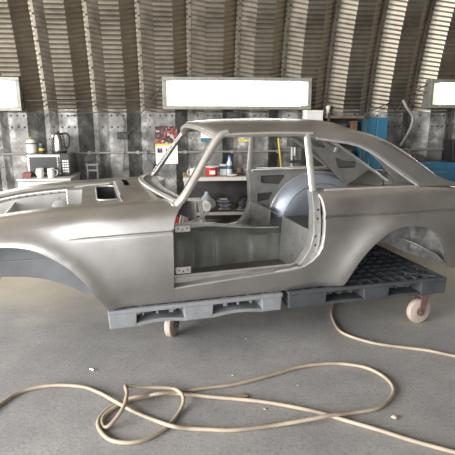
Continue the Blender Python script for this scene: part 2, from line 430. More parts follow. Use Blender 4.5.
# windows: steel frame boxes set into the arch
def window(name, s0, s1, z0, z1, strips):
    w = empty(name, wall(s0, 0, 0), PHI, kind='structure'); W_ = s1 - s0; f = .042
    for nm, a in (('frame_rail', (0, W_, -.285, -.02, z1 - f, z1)), ('frame_rail', (0, W_, -.285, -.02, z0, z0 + f)), ('frame_stile', (0, f, -.285, -.02, z0 + f, z1 - f)), ('frame_stile', (W_ - f, W_, -.285, -.02, z0 + f, z1 - f))):
        MB().span(*a).build(nm, 'win_frame', w, smooth=0, bevel=.004)
    t = .075
    MB().span(f + t, W_ - f - t, -.262, -.254, z0 + f, z1 - f).build('pane', 'pane', w, smooth=0)
    for a in strips: MB().span(*((f, f + t) if a < 0 else (W_ - f - t, W_ - f)), -.264, -.256, z0 + f, z1 - f).build('edge_pane', 'pane_old', w, smooth=0)
    return w
window('window_1', -4.07, -2.335, 1.55, 1.915, (-1, 1))
window('window_2', -.775, .965, 1.57, 1.93, (-1, 1))
window('window_3', 2.43, 4.17, 1.59, 1.925, (-1, 1))

# ================================================================== THE CAR BODY SHELL
# local frame: x towards the tail, y towards the far side, z up; near side is y < 0
CO = Vector((-1.277, 3.261, 0)); CYAW = R(16)
car = empty('car_body_shell', CO, CYAW, label='bare metal fastback car body shell without doors, wheels or glass, resting on pallets', cat='car')
secS = [.34, .37, .42, .50, .60, .70, .78, .825, .846, .858, .90, .945, .98, 1.01, 1.045, 1.09, 1.14, 1.20]
secW = [.682, .697, .715, .735, .750, .757, .758, .757, .7555, .7545, .748, .736, .717, .690, .654, .608, .557, .497]
secZ = [.34, .37, .42, .50, .60, .70, .78, .825, .846, .858, .90, .943, .975, .998, 1.014, 1.022, 1.021, 1.012]
fW, fZ = pchip(secS, secW), pchip(secS, secZ)
ztop = pchip([-.8, -.5, -.35, -.16, .08, .3, .5, .85, 1.2, 1.75, 2.5, 2.85, 3.15], [.80, .885, .92, .952, .973, .984, .99, .998, 1.01, 1.04, 1.04, 1.022, .98])
tap = pchip([-.85, -.3, .1, .6, 2.2, 2.6, 2.9, 3.2], [.93, .982, .999, 1.0, 1.0, .988, .955, .88])
arch_f = [(.367, .378), (.340, .425), (.307, .472), (.257, .560), (.181, .656), (.080, .735), (-.019, .787), (-.14, .808), (-.26, .800), (-.37, .76), (-.47, .685), (-.55, .58), (-.60, .45), (-.61, .40)]
arch_r = [(1.955, .378), (1.975, .43), (2.014, .512), (2.062, .585), (2.12, .648), (2.17, .69), (2.229, .731), (2.30, .759), (2.383, .769), (2.47, .762), (2.548, .743), (2.625, .70), (2.685, .639), (2.735, .56), (2.766, .469), (2.80, .43)]
arch_f = [(p.x, p.y) for p in catmull([(*q, 0) for q in arch_f], 3)]; arch_r = [(p.x, p.y) for p in catmull([(*q, 0) for q in arch_r], 3)]
def to_s(p):
    return (p[0], .36 + (p[1] - .36) * .662 / (ztop(p[0]) - .36))
arch_f = [to_s(p) for p in arch_f]; arch_r = [to_s(p) for p in arch_r]
AF = np.array(dens(arch_f, .01, False)); AR = np.array(dens(arch_r, .01, False))
def body(side):
    def f(x, s):
        z = .36 + (fZ(s) - .36) * (ztop(x) - .36) / (1.022 - .36)
        w = fW(s) * tap(x)
        w += (.009 * smooth_step(s, .850, .857) * math.exp(-max(0, s - .857) / .05) - (.004 + .017 * smooth_step(x, .7, 1.7)) * math.exp(-((s - .847) / .0065) ** 2)) * smooth_step(x, .15, .42)
        if s < 1.0:
            for A, k, g in ((AF, 1.0, .075), (AR, 1.3, .10)):
                d = math.sqrt(float(((A - (x, s)) ** 2).sum(1).min()))
                if d < .5: w += k * (.030 * math.exp(-(d / g) ** 2) - .004 * math.exp(-((d - .21) / .09) ** 2))
        return (x, side * w, z)
    return f
door_f = [(.776, .459), (.776, .612), (.776, .832), (.783, .895), (.797, .937), (.818, .975), (.842, 1.004)]
door_r = [(1.742, 1.01), (1.757, .96), (1.768, .90), (1.776, .82), (1.777, .72), (1.768, .65), (1.745, .60), (1.70, .555), (1.645, .525), (1.57, .508), (1.45, .500)]
door_b = [(1.45, .500), (1.2, .488), (.95, .472), (.776, .459)]
nose = pchip([.40, .60, .75, .85, 1.02, 1.2], [-.70, -.76, -.78, -.77, -.72, -.66])
crease = (.832, .837, .8405, .844, .847, .850, .8535, .857, .863, .870)
for sd in (-1, 1):
    F = body(sd); fl = sd < 0
    fr = [(nose(s), s) for s in (1.2, 1.1, 1.0, .9, .8, .7, .6, .5, .41)]
    poly = door_f + [(.85, 1.03), (.87, 1.08), (.84, 1.14), (.80, 1.20)] + fr + [(-.64, .40)] + arch_f[::-1] + [(.378, .366), (.40, .3605), (.776, .3605)]
    panel('front_wing', 'steel', car, poly, F, h=.024, extra=crease, flip=not fl,
          hem=[(arch_f, (0, -sd * .03, 0)), (door_f, (0, -sd * .05, 0)), ([(.80, 1.2), (.3, 1.2), (-.2, 1.2), (-.64, 1.2)], (0, -sd * .012, -.02)), ([(.378, .366), (.40, .3605), (.776, .3605)], (0, -sd * .04, 0))])
    poly = [(.776, .3605), (1.45, .3605)] + door_b
    panel('sill_panel', 'steel', car, poly, F, h=.024, flip=not fl, hem=[(door_b, (0, -sd * .055, .012)), ([(.776, .3605), (1.45, .3605)], (0, -sd * .05, 0))])
    poly = [(1.45, .3605), (1.92, .3605), (1.942, .365)] + arch_r + [(2.83, .41), (2.95, .40), (3.10, .42), (3.16, .5), (3.17, .7), (3.15, .9), (3.10, 1.01), (2.9, 1.01), (2.6, 1.01)] + door_r
    panel('rear_quarter_panel', 'steel', car, poly, F, h=.024, extra=crease, flip=not fl,
          hem=[(arch_r, (0, -sd * .03, 0)), (door_r, (0, -sd * .045, 0)), ([(1.45, .3605), (1.92, .3605), (1.942, .365)], (0, -sd * .04, 0)), ([(1.742, 1.01), (2.6, 1.01), (3.1, 1.01)], (0, -sd * .02, .004))])
    # bright folded lip following the rear and bottom of the door opening
    P = [Vector(F(*q)) + Vector((0, -sd * .012, 0)) for q in door_r + door_b[1:]]
    MB().tube(catmull(P, 3), .007, 6).build('door_shut_lip', 'steel_bright', car)
    # sill step and inner sill flange
    MB().prism([(sd * .700, .452), (sd * .640, .462), (sd * .625, .500), (sd * .605, .500), (sd * .600, .40), (sd * .690, .37)], .79, 1.69, 'yz').build('sill_step', 'steel_inner', car, smooth=0, bevel=.004)
    MB().tube([(.79, sd * .616, .503), (1.25, sd * .616, .506), (1.60, sd * .616, .510), (1.68, sd * .622, .54)], .008, 6).build('sill_flange', 'steel_bright', car)
    # door pillar faces
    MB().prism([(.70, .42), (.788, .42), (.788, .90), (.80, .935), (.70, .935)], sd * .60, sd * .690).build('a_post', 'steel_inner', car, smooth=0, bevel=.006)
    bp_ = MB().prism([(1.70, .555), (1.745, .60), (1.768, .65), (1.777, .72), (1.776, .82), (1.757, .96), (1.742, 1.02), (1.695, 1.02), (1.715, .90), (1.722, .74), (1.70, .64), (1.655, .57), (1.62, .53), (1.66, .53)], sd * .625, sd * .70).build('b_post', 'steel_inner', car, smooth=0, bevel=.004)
    for z in (.66, .72, .84, .90):
        MB().lathe([(.008, 0), (.008, .004)], 8, (0, 0, 0), 'y').build('bolt_hole', 'black', bp_, smooth=0).location = (1.735 + .01 * (z > .8), sd * .702, z)
    # upper b pillar
    def lat(z): return .672 - .30 * (z - 1.02)
    pth = [(1.722, sd * (lat(1.0) - .012), 1.0), (1.720, sd * (lat(1.15) - .012), 1.15), (1.715, sd * (lat(1.38) - .012), 1.385)]
    MB().tube(pth, .02, 8, flat=(.024, .018)).build('b_pillar', 'steel_bright', car)
    # a pillar with a round-edged section, foot spreading into the scuttle
    pa = catmull([(.815, sd * .668, .975), (.862, sd * .668, 1.02), (.94, sd * .640, 1.13), (1.035, sd * .598, 1.27), (1.115, sd * .566, 1.372), (1.17, sd * .556, 1.396)], 5)
    n_ = len(pa); MB().tube(pa, [.028 - .005 * min(1, i / (n_ * .45)) for i in range(n_)], 10).build('a_pillar', 'steel_bright' if sd < 0 else 'steel', car)
    pc = [p + Vector((-.018, -sd * .022, .006)) for p in pa[5:]]
    MB().tube(pc, .008, 6).build('windscreen_channel', 'chrome', car)
    # rain gutter and quarter window frame
    g = [(1.10, sd * .578, 1.372), (1.2, sd * .572, 1.386), (1.5, sd * .570, 1.392), (1.75, sd * .571, 1.388)]
    MB().tube(catmull(g, 4), .009, 6).build('rain_gutter', 'steel_bright', car)
    q = [(1.775, 1.352), (1.998, 1.322), (2.08, 1.302), (2.153, 1.270), (2.23, 1.222), (2.318, 1.158), (2.43, 1.082), (2.50, 1.036), (2.517, 1.022), (2.50, 1.018), (2.2, 1.021), (1.80, 1.024)]
    MB().tube([(x, sd * (lat(z) + .002), z) for x, z in q], .0085, 6).build('quarter_window_channel', 'steel_bright', car)
    # inner quarter panel with two openings, belt rail
    hA = [(1.815, .968), (2.04, .970), (2.05, .955), (2.0, .890), (1.985, .884), (1.83, .898), (1.815, .91)]
    hB = [(1.785, .805), (1.925, .812), (1.93, .80), (1.895, .742), (1.785, .728)]
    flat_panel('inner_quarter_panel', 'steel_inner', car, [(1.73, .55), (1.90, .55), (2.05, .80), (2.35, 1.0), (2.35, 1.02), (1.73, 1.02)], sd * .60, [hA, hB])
    flat_panel('quarter_opening_shade', 'dark', car, [(1.77, .70), (1.96, .70), (2.09, .84), (2.09, .99), (1.77, .99)], sd * .625)  # dark sheet added behind the openings to stand for the shade inside
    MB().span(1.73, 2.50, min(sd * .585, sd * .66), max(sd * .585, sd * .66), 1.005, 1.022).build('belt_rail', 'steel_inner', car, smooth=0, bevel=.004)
    # inner c pillar gusset with two openings
    h1 = [(2.235, 1.288), (2.355, 1.284), (2.405, 1.225), (2.39, 1.218), (2.30, 1.222)]
    h2 = [(2.505, 1.128), (2.60, 1.090), (2.72, 1.085), (2.725, 1.04), (2.71, 1.027), (2.555, 1.024), (2.525, 1.05)]
    cp = flat_panel('inner_c_pillar', 'steel_inner', car, [(2.10, 1.335), (2.33, 1.325), (2.385, 1.305), (2.60, 1.182), (2.875, 1.008), (2.62, .856), (2.50, .98), (2.32, 1.17), (2.18, 1.285)], sd * .50, [h1, h2])
    MB().box((2.505, sd * .488, 1.195), (.035, .012, .05), Matrix.Rotation(R(20), 3, 'Y')).build('hinge_bracket', 'steel_bright', cp, smooth=0, bevel=.006)
    # edge of the tailgate aperture
    MB().tube(catmull([(2.06, sd * .44, 1.40), (2.20, sd * .462, 1.372), (2.39, sd * .474, 1.306), (2.60, sd * .482, 1.188), (2.86, sd * .488, 1.022), (2.97, sd * .46, .945), (3.02, sd * .40, .90)], 4), .012, 6).build('tailgate_aperture_lip', 'steel_bright', car)
    # rear wheel tub
    mb = MB(); rows = []
    for w_, r_ in ((.70, .435), (.62, .44), (.56, .435), (.52, .415), (.49, .38), (.472, .33), (.462, .27)) + (((.458, .16), (.457, .02)) if sd > 0 else ()):
        rows.append([(2.37 + 1.08 * r_ * math.cos(R(a)), sd * w_, .545 + r_ * math.sin(R(a))) for a in range(-12, 193, 6)])
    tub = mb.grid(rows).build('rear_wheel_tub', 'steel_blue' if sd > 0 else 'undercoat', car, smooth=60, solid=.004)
    if sd < 0: flat_panel('chassis_side', 'undercoat', car, [(2.0, .63), (2.25, .60), (2.44, .565), (2.62, .475), (2.86, .39), (2.90, .60), (2.72, .86), (2.35, .95), (2.05, .82)], sd * .452)
    rr = [(2.37 + 1.09 * .442 * math.cos(R(a)), sd * .575, .545 + .446 * math.sin(R(a))) for a in range(20, 165, 8)]
    MB().tube(rr, .006, 5).build('tub_seam', 'steel_bright', tub)
    rr = [(2.37 + 1.08 * .345 * math.cos(R(a)), sd * .473, .545 + .345 * math.sin(R(a))) for a in range(60, 185, 8)]
    MB().tube(rr, .005, 5).build('tub_rib', 'steel_inner', tub)
    # engine-bay side (inner wing), its top flange and damper bulge
    iw = [(-.70, .50), (-.45, .55), (-.247, .546), (-.088, .531), (.0, .51), (.097, .473), (.18, .43), (.244, .383), (.50, .383), (.50, .93), (.14, .925), (-.06, .908), (-.214, .88), (-.36, .845), (-.70, .76)]
    w_ = flat_panel('inner_wing', 'steel' if sd > 0 else 'arch_shade', car, iw, sd * .455)
    mb = MB(); rows = []
    for x in np.linspace(-.64, .50, 20): 
        z = .36 + (1.012 - .36) * (ztop(x) - .36) / .662
        rows.append([(x, sd * .492, z - .018), (x, sd * .475, z - .03), (x, sd * .458, z - .034), (x, sd * .452, z - .06)])
    mb.grid(rows).build('inner_wing_flange', 'steel', w_, solid=.004)
    for bx, bz, ra, rb in ((.10, .72, .10, .16),):
        mb = MB(); rows = []
        for i in range(7):
            a = i / 6 * math.pi / 2
            rows.append([(bx + ra * math.cos(a) * math.cos(R(t)), sd * (.455 - .032 * math.sin(a)), bz + rb * math.cos(a) * math.sin(R(t))) for t in range(0, 361, 20)])
        mb.grid(rows).build('damper_bulge', 'undercoat', w_, smooth=60)
    if sd < 0:
        MB().tube([(x, -.459, .640 - .10 * max(0, x + .05)) for x in np.linspace(-.6, .27, 10)], .004, 6).build('arch_seam', 'steel_inner', w_)
        MB().tube([(.13 + .022 * math.cos(R(a)), -.462, .655 + .022 * math.sin(R(a))) for a in range(150, 391, 20)], .005, 6).build('loom_clip', 'black', w_)
    for k in range(14):
        x = -.28 + k * .06; z = .36 + (1.012 - .36) * (ztop(x) - .36) / .662 - .052
        MB().lathe([(.006, 0), (.005, .008)], 6, (x, sd * .448, z), 'y').build('rivet', 'black', w_, smooth=0)
    # door hinges on the a post
    for z in (.548, .818):
        hg = MB().box((.852, sd * .648, z), (.10, .012, .042)).build('door_hinge', 'steel_bright', car, smooth=0, bevel=.005)
        for dx in (-.028, .0, .028): MB().lathe([(.005, 0), (.005, .003)], 8, (.852 + dx, sd * .648 - .0085, z + (.004 if dx else -.004)), 'y').build('screw_hole', 'black', hg, smooth=0)

# roof with cantrails and fastback pillars, one pressing
ze = pchip([1.0, 1.12, 1.3, 1.65, 1.85, 2.0, 2.11, 2.31, 2.53, 2.70, 2.86], [1.372, 1.385, 1.393, 1.395, 1.394, 1.392, 1.378, 1.292, 1.170, 1.078, 1.020])
zl = pchip([1.0, 1.6, 1.777, 1.998, 2.08, 2.153, 2.23, 2.318, 2.43, 2.505, 2.53, 2.9], [1.366, 1.370, 1.356, 1.328, 1.308, 1.276, 1.228, 1.164, 1.088, 1.036, 1.018, 1.016])
zc = pchip([1.0, 1.12, 1.3, 1.55, 1.9, 2.1, 2.3, 2.6, 2.9], [.058, .070, .080, .082, .078, .068, .05, .04, .03])
xs_ = [1.10, 1.106, 1.12, 1.15, 1.2, 1.27, 1.35, 1.45, 1.55, 1.65, 1.75, 1.85, 1.95, 2.02, 2.06] + [2.06 + .8 * k / 22 for k in range(1, 23)]
mb = MB(); rows = []
LAT = [.56, .545, .52, .48, .44, .36, .26, .14, 0]
for i, x in enumerate(xs_):
    half = []; e_ = max(ze(x), zl(x) + .004); l_ = zl(x); dip = (.022, .009, 0)[i] if i < 3 else 0
    for k in range(5):
        z = l_ + (e_ - l_) * k / 5; half.append((.672 - .30 * (z - 1.02), z))
    ll = .672 - .30 * (e_ - 1.02)
    for q in LAT: half.append((q * ll / .56, e_ + zc(x) * (1 - (q / .56) ** 2.4)))
    full = [(-a, b) for a, b in half] + [(a, b) for a, b in half[::-1][1:]]
    row = []
    for a, b in full:
        fwd = -.066 * (1 - min(1, abs(a) / .56) ** 2) * (1 - smooth_step(x, 1.10, 1.45)); row.append((x + fwd, a, b - dip))
    rows.append(row)
NC = len(rows[0]); cut = 14
mb.grid(rows, skip=lambda i, j: i >= cut and 9 <= j < NC - 10)
roof = mb.build('roof', 'steel', car, smooth=38, solid=.006)
hd = [(1.105 - .066 * (1 - (l / .56) ** 2), l, ze(1.1) + zc(1.1) * (1 - (abs(l) / .56) ** 2.4) - .028) for l in np.linspace(-.555, .555, 17)]
MB().tube(hd, .02, 8, flat=(.014, .026)).build('windscreen_header', 'steel_bright', car)
hd = [(2.045, l, ze(2.05) + zc(2.05) * (1 - (abs(l) / .56) ** 2.4) - .02) for l in np.linspace(-.46, .46, 13)]
MB().tube(hd, .02, 8, flat=(.014, .03)).build('tailgate_header', 'steel_inner', car)
# scuttle with vent slot, bonnet gutter, windscreen base channel, dash top
def scz(l): return 1.030 - .047 * (l / .5) ** 2
def xb(l): return .684 + .27 * l * l
poly = [(.50 + .05 * l * l, l) for l in np.linspace(-.5, .5, 11)] + [(xb(l), l) for l in np.linspace(.5, -.5, 11)]
panel('scuttle_panel', 'steel', car, poly, lambda x, l: (x, l, scz(l) - .25 * (max(0, .56 - x)) ** 1.5), holes=[rrect(.548, .586, -.12, .27, .015)], h=.05, hem=[([(.50 + .05 * l * l, l) for l in np.linspace(-.5, .5, 11)], (0, 0, -.03))])
flat_panel('vent_well', 'black', car, rrect(.535, .60, -.14, .29, .015), .985, plane='xy')
MB().tube([(.496 + .05 * l * l, l, scz(l) - .012) for l in np.linspace(-.62, .5, 16)], .007, 6).build('bonnet_gutter_lip', 'steel_bright', car)
MB().tube([(xb(l), l, 1.035 - .035 * (l / .66) ** 2) for l in np.linspace(-.68, .68, 25)], .012, 8, flat=(.011, .018)).build('windscreen_base_channel', 'steel_bright', car)
mb = MB(); rows = []
for l in np.linspace(-.64, .64, 21): rows.append([(xb(l) + .01, l, 1.022 - .03 * (l / .66) ** 2), (xb(l) + .09, l, 1.018 - .03 * (l / .66) ** 2), (xb(l) + .135, l, 1.004 - .03 * (l / .66) ** 2), (xb(l) + .15, l, .97), (xb(l) + .15, l, .86)])
mb.grid(rows).build('dash_panel', 'steel_inner', car, solid=.004)
# heater shelf with its opening, bulkhead, dark box for the shade below
hs = flat_panel('heater_shelf', 'steel_inner', car, [(.26, -.455), (.505, -.455), (.505, .455), (.26, .455)], .955, [rrect(.362, .496, -.28, .38, .045)], th=.006, plane='xy')
MB().tube([(x, l, .960) for x, l in rrect(.357, .501, -.286, .386, .048)], .005, 6, closed=True).build('opening_rim', 'steel_bright', hs)
MB().box((.262, 0, .68), (.006, .905, .55)).build('bulkhead', 'steel_inner', car, smooth=0)
MB().box((.502, 0, .70), (.006, .905, .60)).build('toe_board', 'primer', car, smooth=0)
MB().add([(x, y, z) for z in (.80, .953) for x, y in ((.345, -.30), (.499, -.30), (.499, .40), (.345, .40))], [(0, 1, 2, 3), (0, 1, 5, 4), (1, 2, 6, 5), (2, 3, 7, 6), (3, 0, 4, 7)]).build('plenum_shade_box', 'dark', car, smooth=0)  # box coloured dark so the shelf opening reads as deep shade
MB().span(.14, .30, .30, .452, .835, .952).build('pedal_box', 'steel', car, smooth=0, bevel=.006)
MB().tube([(.20, .40, .955), (.30, .415, .965), (.42, .43, .968), (.47, .43, .972)], .009, 6).build('brake_pipe', 'steel_bright', car)
# radiator diaphragm and nose
flat_panel('radiator_diaphragm', 'steel_bright', car, [(-.455, .52), (.455, .52), (.455, .85), (-.455, .85)], -.25, [rrect(-.36, .36, .55, .80, .04)], plane='yz')
mb = MB(); rows = []
for l in np.linspace(-1, 1, 21):
    c = 1 - l * l; rows.append([(nose(s) - .10 * c, l * (.50 if s > 1 else .64), .36 + (fZ(s) - .36) * (ztop(nose(s)) - .36) / .662) for s in (1.2, 1.1, 1.02, .95)])
mb.grid(rows).build('nose_panel', 'steel', car, solid=.004)
rows = []
mb = MB()
for l in np.linspace(-1, 1, 21):
    c = 1 - l * l; rows.append([(nose(s) - .10 * c, l * .66, .36 + (fZ(s) - .36) * (ztop(nose(s)) - .36) / .662) for s in (.66, .58, .5, .42)])
mb.grid(rows).build('front_valance', 'steel', car, solid=.004)
# cockpit floor, transmission tunnel, heelboard, rear deck
MB().span(.50, 1.72, -.605, .605, .392, .402).build('floor_pan', 'primer', car, smooth=0)
mb = MB(); rows = []
tz = pchip([.50, .80, .95, 1.12, 1.35, 1.55, 1.74], [.69, .69, .685, .690, .665, .645, .635]); tw = pchip([.5, .8, 1.1, 1.4, 1.74], [.19, .165, .135, .11, .10])
for x in np.linspace(.50, 1.74, 63):
    h_ = tz(x); w = tw(x); b = .006 * (1 if int((x - .5) / .14) % 2 else -1) * (abs(((x - .5) / .14) % 1 - .5) < .46)
    half = [(-(w + .04), .400), (-(w + .035 + b), .42), (-(w + .02 + b), .50), (-(w + b), .60), (-(w - .015), h_ - .03), (-(w - .05), h_)]
    rows.append([(x, a, z) for a, z in half] + [(x, -a, z) for a, z in half[::-1]])
tn = mb.grid(rows).build('transmission_tunnel', 'primer', car, smooth=35)
MB().lathe([(.012, 0), (.010, .008)], 8, (1.52, -.125, .52), 'y').build('tunnel_boss', 'steel_bright', tn)
for x in (1.18, 1.02): MB().tube([(x, -(tw(x) + .045), .42), (x + .004, -(tw(x) + .03), .55), (x, -(tw(x) + .012), .655)], .006, 6).build('tunnel_rib', 'primer', tn)
MB().tube([(x, -(tw(x) - .052), tz(x) + .002) for x in np.linspace(.80, 1.74, 12)], .005, 6).build('tunnel_edge', 'steel_bright', tn)
for sd in (-1, 1):
    a, b = sorted((sd * .13, sd * .62))
    hb = MB().add([(1.715, a, .40), (1.715, b, .40), (1.735, b, .735), (1.735, a, .735)], [(0, 1, 2, 3)]).build('heelboard', 'steel_inner', car, smooth=0, solid=.006)
    for z in (.50, .58, .66):
        for k in range(3): MB().lathe([(.004, 0), (.004, .003)], 6, (1.715 + .06 * (z - .40) - .006, a + .10 + k * .14, z), 'x').build('pressed_hole', 'black', hb, smooth=0)
MB().span(1.735, 2.95, -.44, .44, .598, .605).build('rear_deck', 'primer', car, smooth=0)
MB().tube([(1.735, l, .738) for l in (-.62, 0, .62)], .005, 6).build('heelboard_lip', 'primer', car)
# boot floor and tail
mb = MB(); rows = [[(x, y, z) for x, z in ((2.55, .60), (2.75, .50), (2.86, .40), (2.93, .39), (2.99, .42), (3.06, .53), (3.09, .62))] for y in np.linspace(-.66, .66, 3)]
mb.grid(rows).build('boot_floor', 'steel_inner', car, solid=.004)
MB().box((2.93, -.64, .50), (.10, .006, .17), Matrix.Rotation(R(-12), 3, 'Y')).build('boot_side_panel', 'steel_bright', car, smooth=0)
mb = MB(); rows = []
for l in np.linspace(-1, 1, 13):
    c = 1 - l * l; rows.append([(3.02 + .08 * c, l * .60, .985), (3.10 + .08 * c, l * .63, .97), (3.15 + .07 * c, l * .655, .85), (3.16 + .07 * c, l * .66, .6), (3.12 + .05 * c, l * .64, .43)])
mb.grid(rows).build('tail_panel', 'steel', car, solid=.004)
for x in (.9, 1.28): MB().box((x, .0, .384), (.06, 1.1, .03)).build('cross_member', 'primer', car, smooth=0)

# ================================================================== PALLETS AND CASTERS
def pallet(name, L, Wd, m, label, loc, rz, blocks, z0, z1, sag, lattice=True):
    p = empty(name, loc, rz, label=label, cat='pallet', group='plastic pallets under the car')
    t = .026
    dk = MB()
    dk.span(0, L, 0, .035, z1 - t, z1); dk.span(0, L, Wd - .035, Wd, z1 - t, z1); dk.span(0, .035, .035, Wd - .035, z1 - t, z1); dk.span(L - .035, L, .035, Wd - .035, z1 - t, z1)
    dk.build('deck_frame', m, p, smooth=0, bevel=.004)
    lt = MB(); nx = int((L - .07) / .088); ny = int((Wd - .07) / .088)
    for i in range(1, nx): 
        x = .035 + (L - .07) * i / nx; wv = .011 if i % 4 else .026
        lt.span(x - wv / 2, x + wv / 2, .035, Wd - .035, z1 - .06, z1 - .002)
    for j in range(1, ny):
        y = .035 + (Wd - .07) * j / ny; wv = .011 if j % 4 else .030
        lt.span(.035, L - .035, y - wv / 2, y + wv / 2, z1 - .06, z1 - .0035)
    for cx, cy in ((.14, .12), (L - .14, .12), (L - .16, Wd * .62), (L / 2, Wd / 2)):
        for a in (35, -35): lt.box((cx, cy, z1 - t / 2 + .001), (.22, .012, t), Matrix.Rotation(R(a), 3, 'Z'))
    tag(lt.build('deck_lattice', m, p, smooth=0), kind='stuff')
    for y0, y1 in ((0, .15), (Wd / 2 - .08, Wd / 2 + .08), (Wd - .15, Wd)):
        for a, b in blocks:
            MB().prism([(a + .006, z0), (b - .006, z0), (b, z1 - t), (a, z1 - t)], y0 + .002, y1).build('block', m, p, smooth=0, bevel=.006)
        for (a, b), (c, d) in zip(blocks[:-1], blocks[1:]):
            mb = MB(); rows = []
            for k in range(9):
                x = b - .01 + (c - b + .02) * k / 8; zz = z0 + sag * math.sin(math.pi * k / 8)
                rows.append([(x, y0 + .004, zz), (x, y1 - .02, zz), (x, y1 - .02, zz + .022), (x, y0 + .004, zz + .022), (x, y0 + .004, zz)])
            mb.grid(rows).build('bottom_rail', m, p, smooth=30)
    return p
def cpt(x, y, z=0):
    c, s = math.cos(CYAW), math.sin(CYAW); return Vector((CO.x + x * c - y * s, CO.y + x * s + y * c, z))
pallet('plastic_pallet', 1.13, 1.2, 'pallet_grey', 'grey plastic pallet with sagging rails under the doorway of the car', cpt(.375, -.722), CYAW, [(0, .172), (.462, .655), (.982, 1.125)], .235, .352, .016)
pallet('plastic_pallet', 1.225, 1.2, 'pallet_dark', 'charcoal lattice plastic pallet jutting out under the rear wheel arch', cpt(1.545, -.722), CYAW - R(2.0), [(0, .28), (.56, .76), (1.015, 1.225)], .235, .355, .006)
def caster(loc, rz, label, top):
    c = empty('caster', loc, rz, label=label, cat='caster', group='casters under the pallets'); r = .093
    wh = MB().lathe([(.030, -.024), (r - .012, -.024), (r - .003, -.020), (r, -.012), (r, .012), (r - .003, .020), (r - .012, .024), (.030, .024)], 32, (0, 0, r), 'y').build('wheel', 'wheel', c, smooth=35)
    MB().lathe([(.034, -.030), (.034, .030)], 16, (0, 0, r), 'y').build('hub', 'rust', wh, smooth=30)
    for s in (-1, 1):
        MB().prism([(-.020, r - .025), (.020, r - .025), (.052, top - .02), (-.012, top - .02)], s * .034, s * .040).build('fork_arm', 'rust', c, smooth=0)
        MB().lathe([(.012, 0), (.009, .009)], 6, (0, s * .041 - (.009 if s < 0 else 0), r), 'y').build('axle_nut', 'rust', c, smooth=0)
    MB().span(-.015, .055, -.042, .042, top - .024, top - .012).build('fork_crown', 'rust', c, smooth=0)
    MB().lathe([(.032, top - .013), (.036, top - .005)], 16, (.02, 0, 0)).build('swivel_bearing', 'rust', c)
    MB().span(-.035, .075, -.05, .05, top - .006, top - .0005).build('mounting_plate', 'rust', c, smooth=0)
    return c
caster(cpt(2.60, -.70), CYAW + R(2), 'tan caster wheel in rusty fork under the charcoal pallet', .235)
caster(cpt(.806, -.42), CYAW + R(58), 'tan caster wheel turned sideways under the grey pallet', .235)
caster(cpt(.55, .33), CYAW + R(20), 'tan caster wheel under the wall-side edge of the grey pallet', .235)
caster(cpt(2.60, .28), CYAW - R(20), 'tan caster wheel under the wall-side edge of the charcoal pallet', .235)

# ================================================================== HOSES AND FLOOR DEBRIS
def hose(pts, r, label):
    P = [at_z(u, v, z) for u, v, z in pts]
    return tag(MB().tube(catmull(P, 8), r, 10).build('air_hose', 'hose', None, smooth=60), label, 'hose')
h0, h1 = .0115, .034
hose([(-60, 452, h0), (-25, 424, h0), (0, 404.5, h0), (20, 392, h0), (50, 385.5, h0), (81, 386.5, h0), (98, 392, h0), (112, 399.5, h1), (121, 404.5, h1), (137, 413, h0), (157, 421, h0), (172, 426, h1), (190, 428.5, h0), (210, 429.5, h0), (234, 430, h0), (277, 425, h0), (314, 418.5, h1), (332, 415, h1), (352, 413, h0), (376, 408.7, h0), (389, 400, h0), (393.5, 389, h0), (385, 377.5, h0), (367, 368, h0), (344, 364, h0), (325, 363.8, h0), (300, 366.8, h0), (271, 375, h0), (237, 383.8, h0), (205, 388.2, h0), (184, 391.5, h0), (160, 393.5, h0 + .024), (143, 397, h0), (123, 403, h0), (107, 413, h0), (102, 421, h0), (105, 427.5, h0), (113, 422, .03), (123, 408, .058), (127, 394, .072), (125.5, 386, .078), (131, 386.2, .070), (146, 387.2, .05), (166, 387.8, .04), (177, 390, .034), (183.5, 398, .034), (180, 411, h0), (168.5, 425.5, h0), (151, 437, h0), (131, 442.5, h0), (111, 440, h0), (100, 430, h0), (98.5, 420, h0), (107, 409.5, h0), (121, 401.5, h0), (140, 396, h1), (160, 393.6, h0), (184, 394, h0), (210, 396.8, h0), (257, 401, h0), (294, 407, h0), (325, 414, h0), (341, 419, h0), (379, 430, h0), (409, 439.6, h0), (439, 448, h0), (470, 456, h0), (520, 468, h0)], .0103, 'long tan air hose looped across the open concrete floor')
hose([(331, 292, .0115), (333.5, 303, .0115), (331.5, 312, .0115), (334, 322, .0115), (343, 333, .0115), (371, 342.5, .0115), (400, 347, .0115), (428, 350.5, .0115), (460, 357, .0115), (520, 366, .0115)], .0103, 'short run of tan air hose coming out from beneath the pallets')
def pebble(u, v, sx, sy, sz, m, name, label, cat, rz=0.0):
    p = at_z(u, v, 0); mb = MB(); rows = []
    rnd = random.Random(u * 7 + v)
    rows = [[(sx * math.sin(R(e)) * math.cos(R(a)) * (1 + .25 * math.sin(3 * R(a) + u)), sy * math.sin(R(e)) * math.sin(R(a)) * (1 + .2 * math.cos(2 * R(a) + v)), sz * (1 - math.cos(R(e))) / 2) for a in range(0, 361, 30)] for e in (1, 40, 75, 110, 145, 179)]
    o = mb.grid(rows).build(name, m, None, smooth=50); o.location = p; o.rotation_euler.z = rz; return tag(o, label, cat)
pebble(394.5, 418.5, .017, .013, .018, 'stone', 'stone_chip', 'pale angular stone chip lying clear of the hoses', 'stone')
pebble(243, 396.5, .034, .026, .012, 'leaf', 'dry_leaf', 'dry brown leaf lying between two strands of the hose', 'leaf', .4)
pebble(233, 375.5, .010, .008, .006, 'stone', 'paint_flake', 'small pale paint flake on the floor between the hose and the pallets', 'debris')
pebble(265, 409.5, .009, .007, .006, 'stone', 'paint_flake', 'small pale paint flake inside the long narrow hose loop', 'debris')
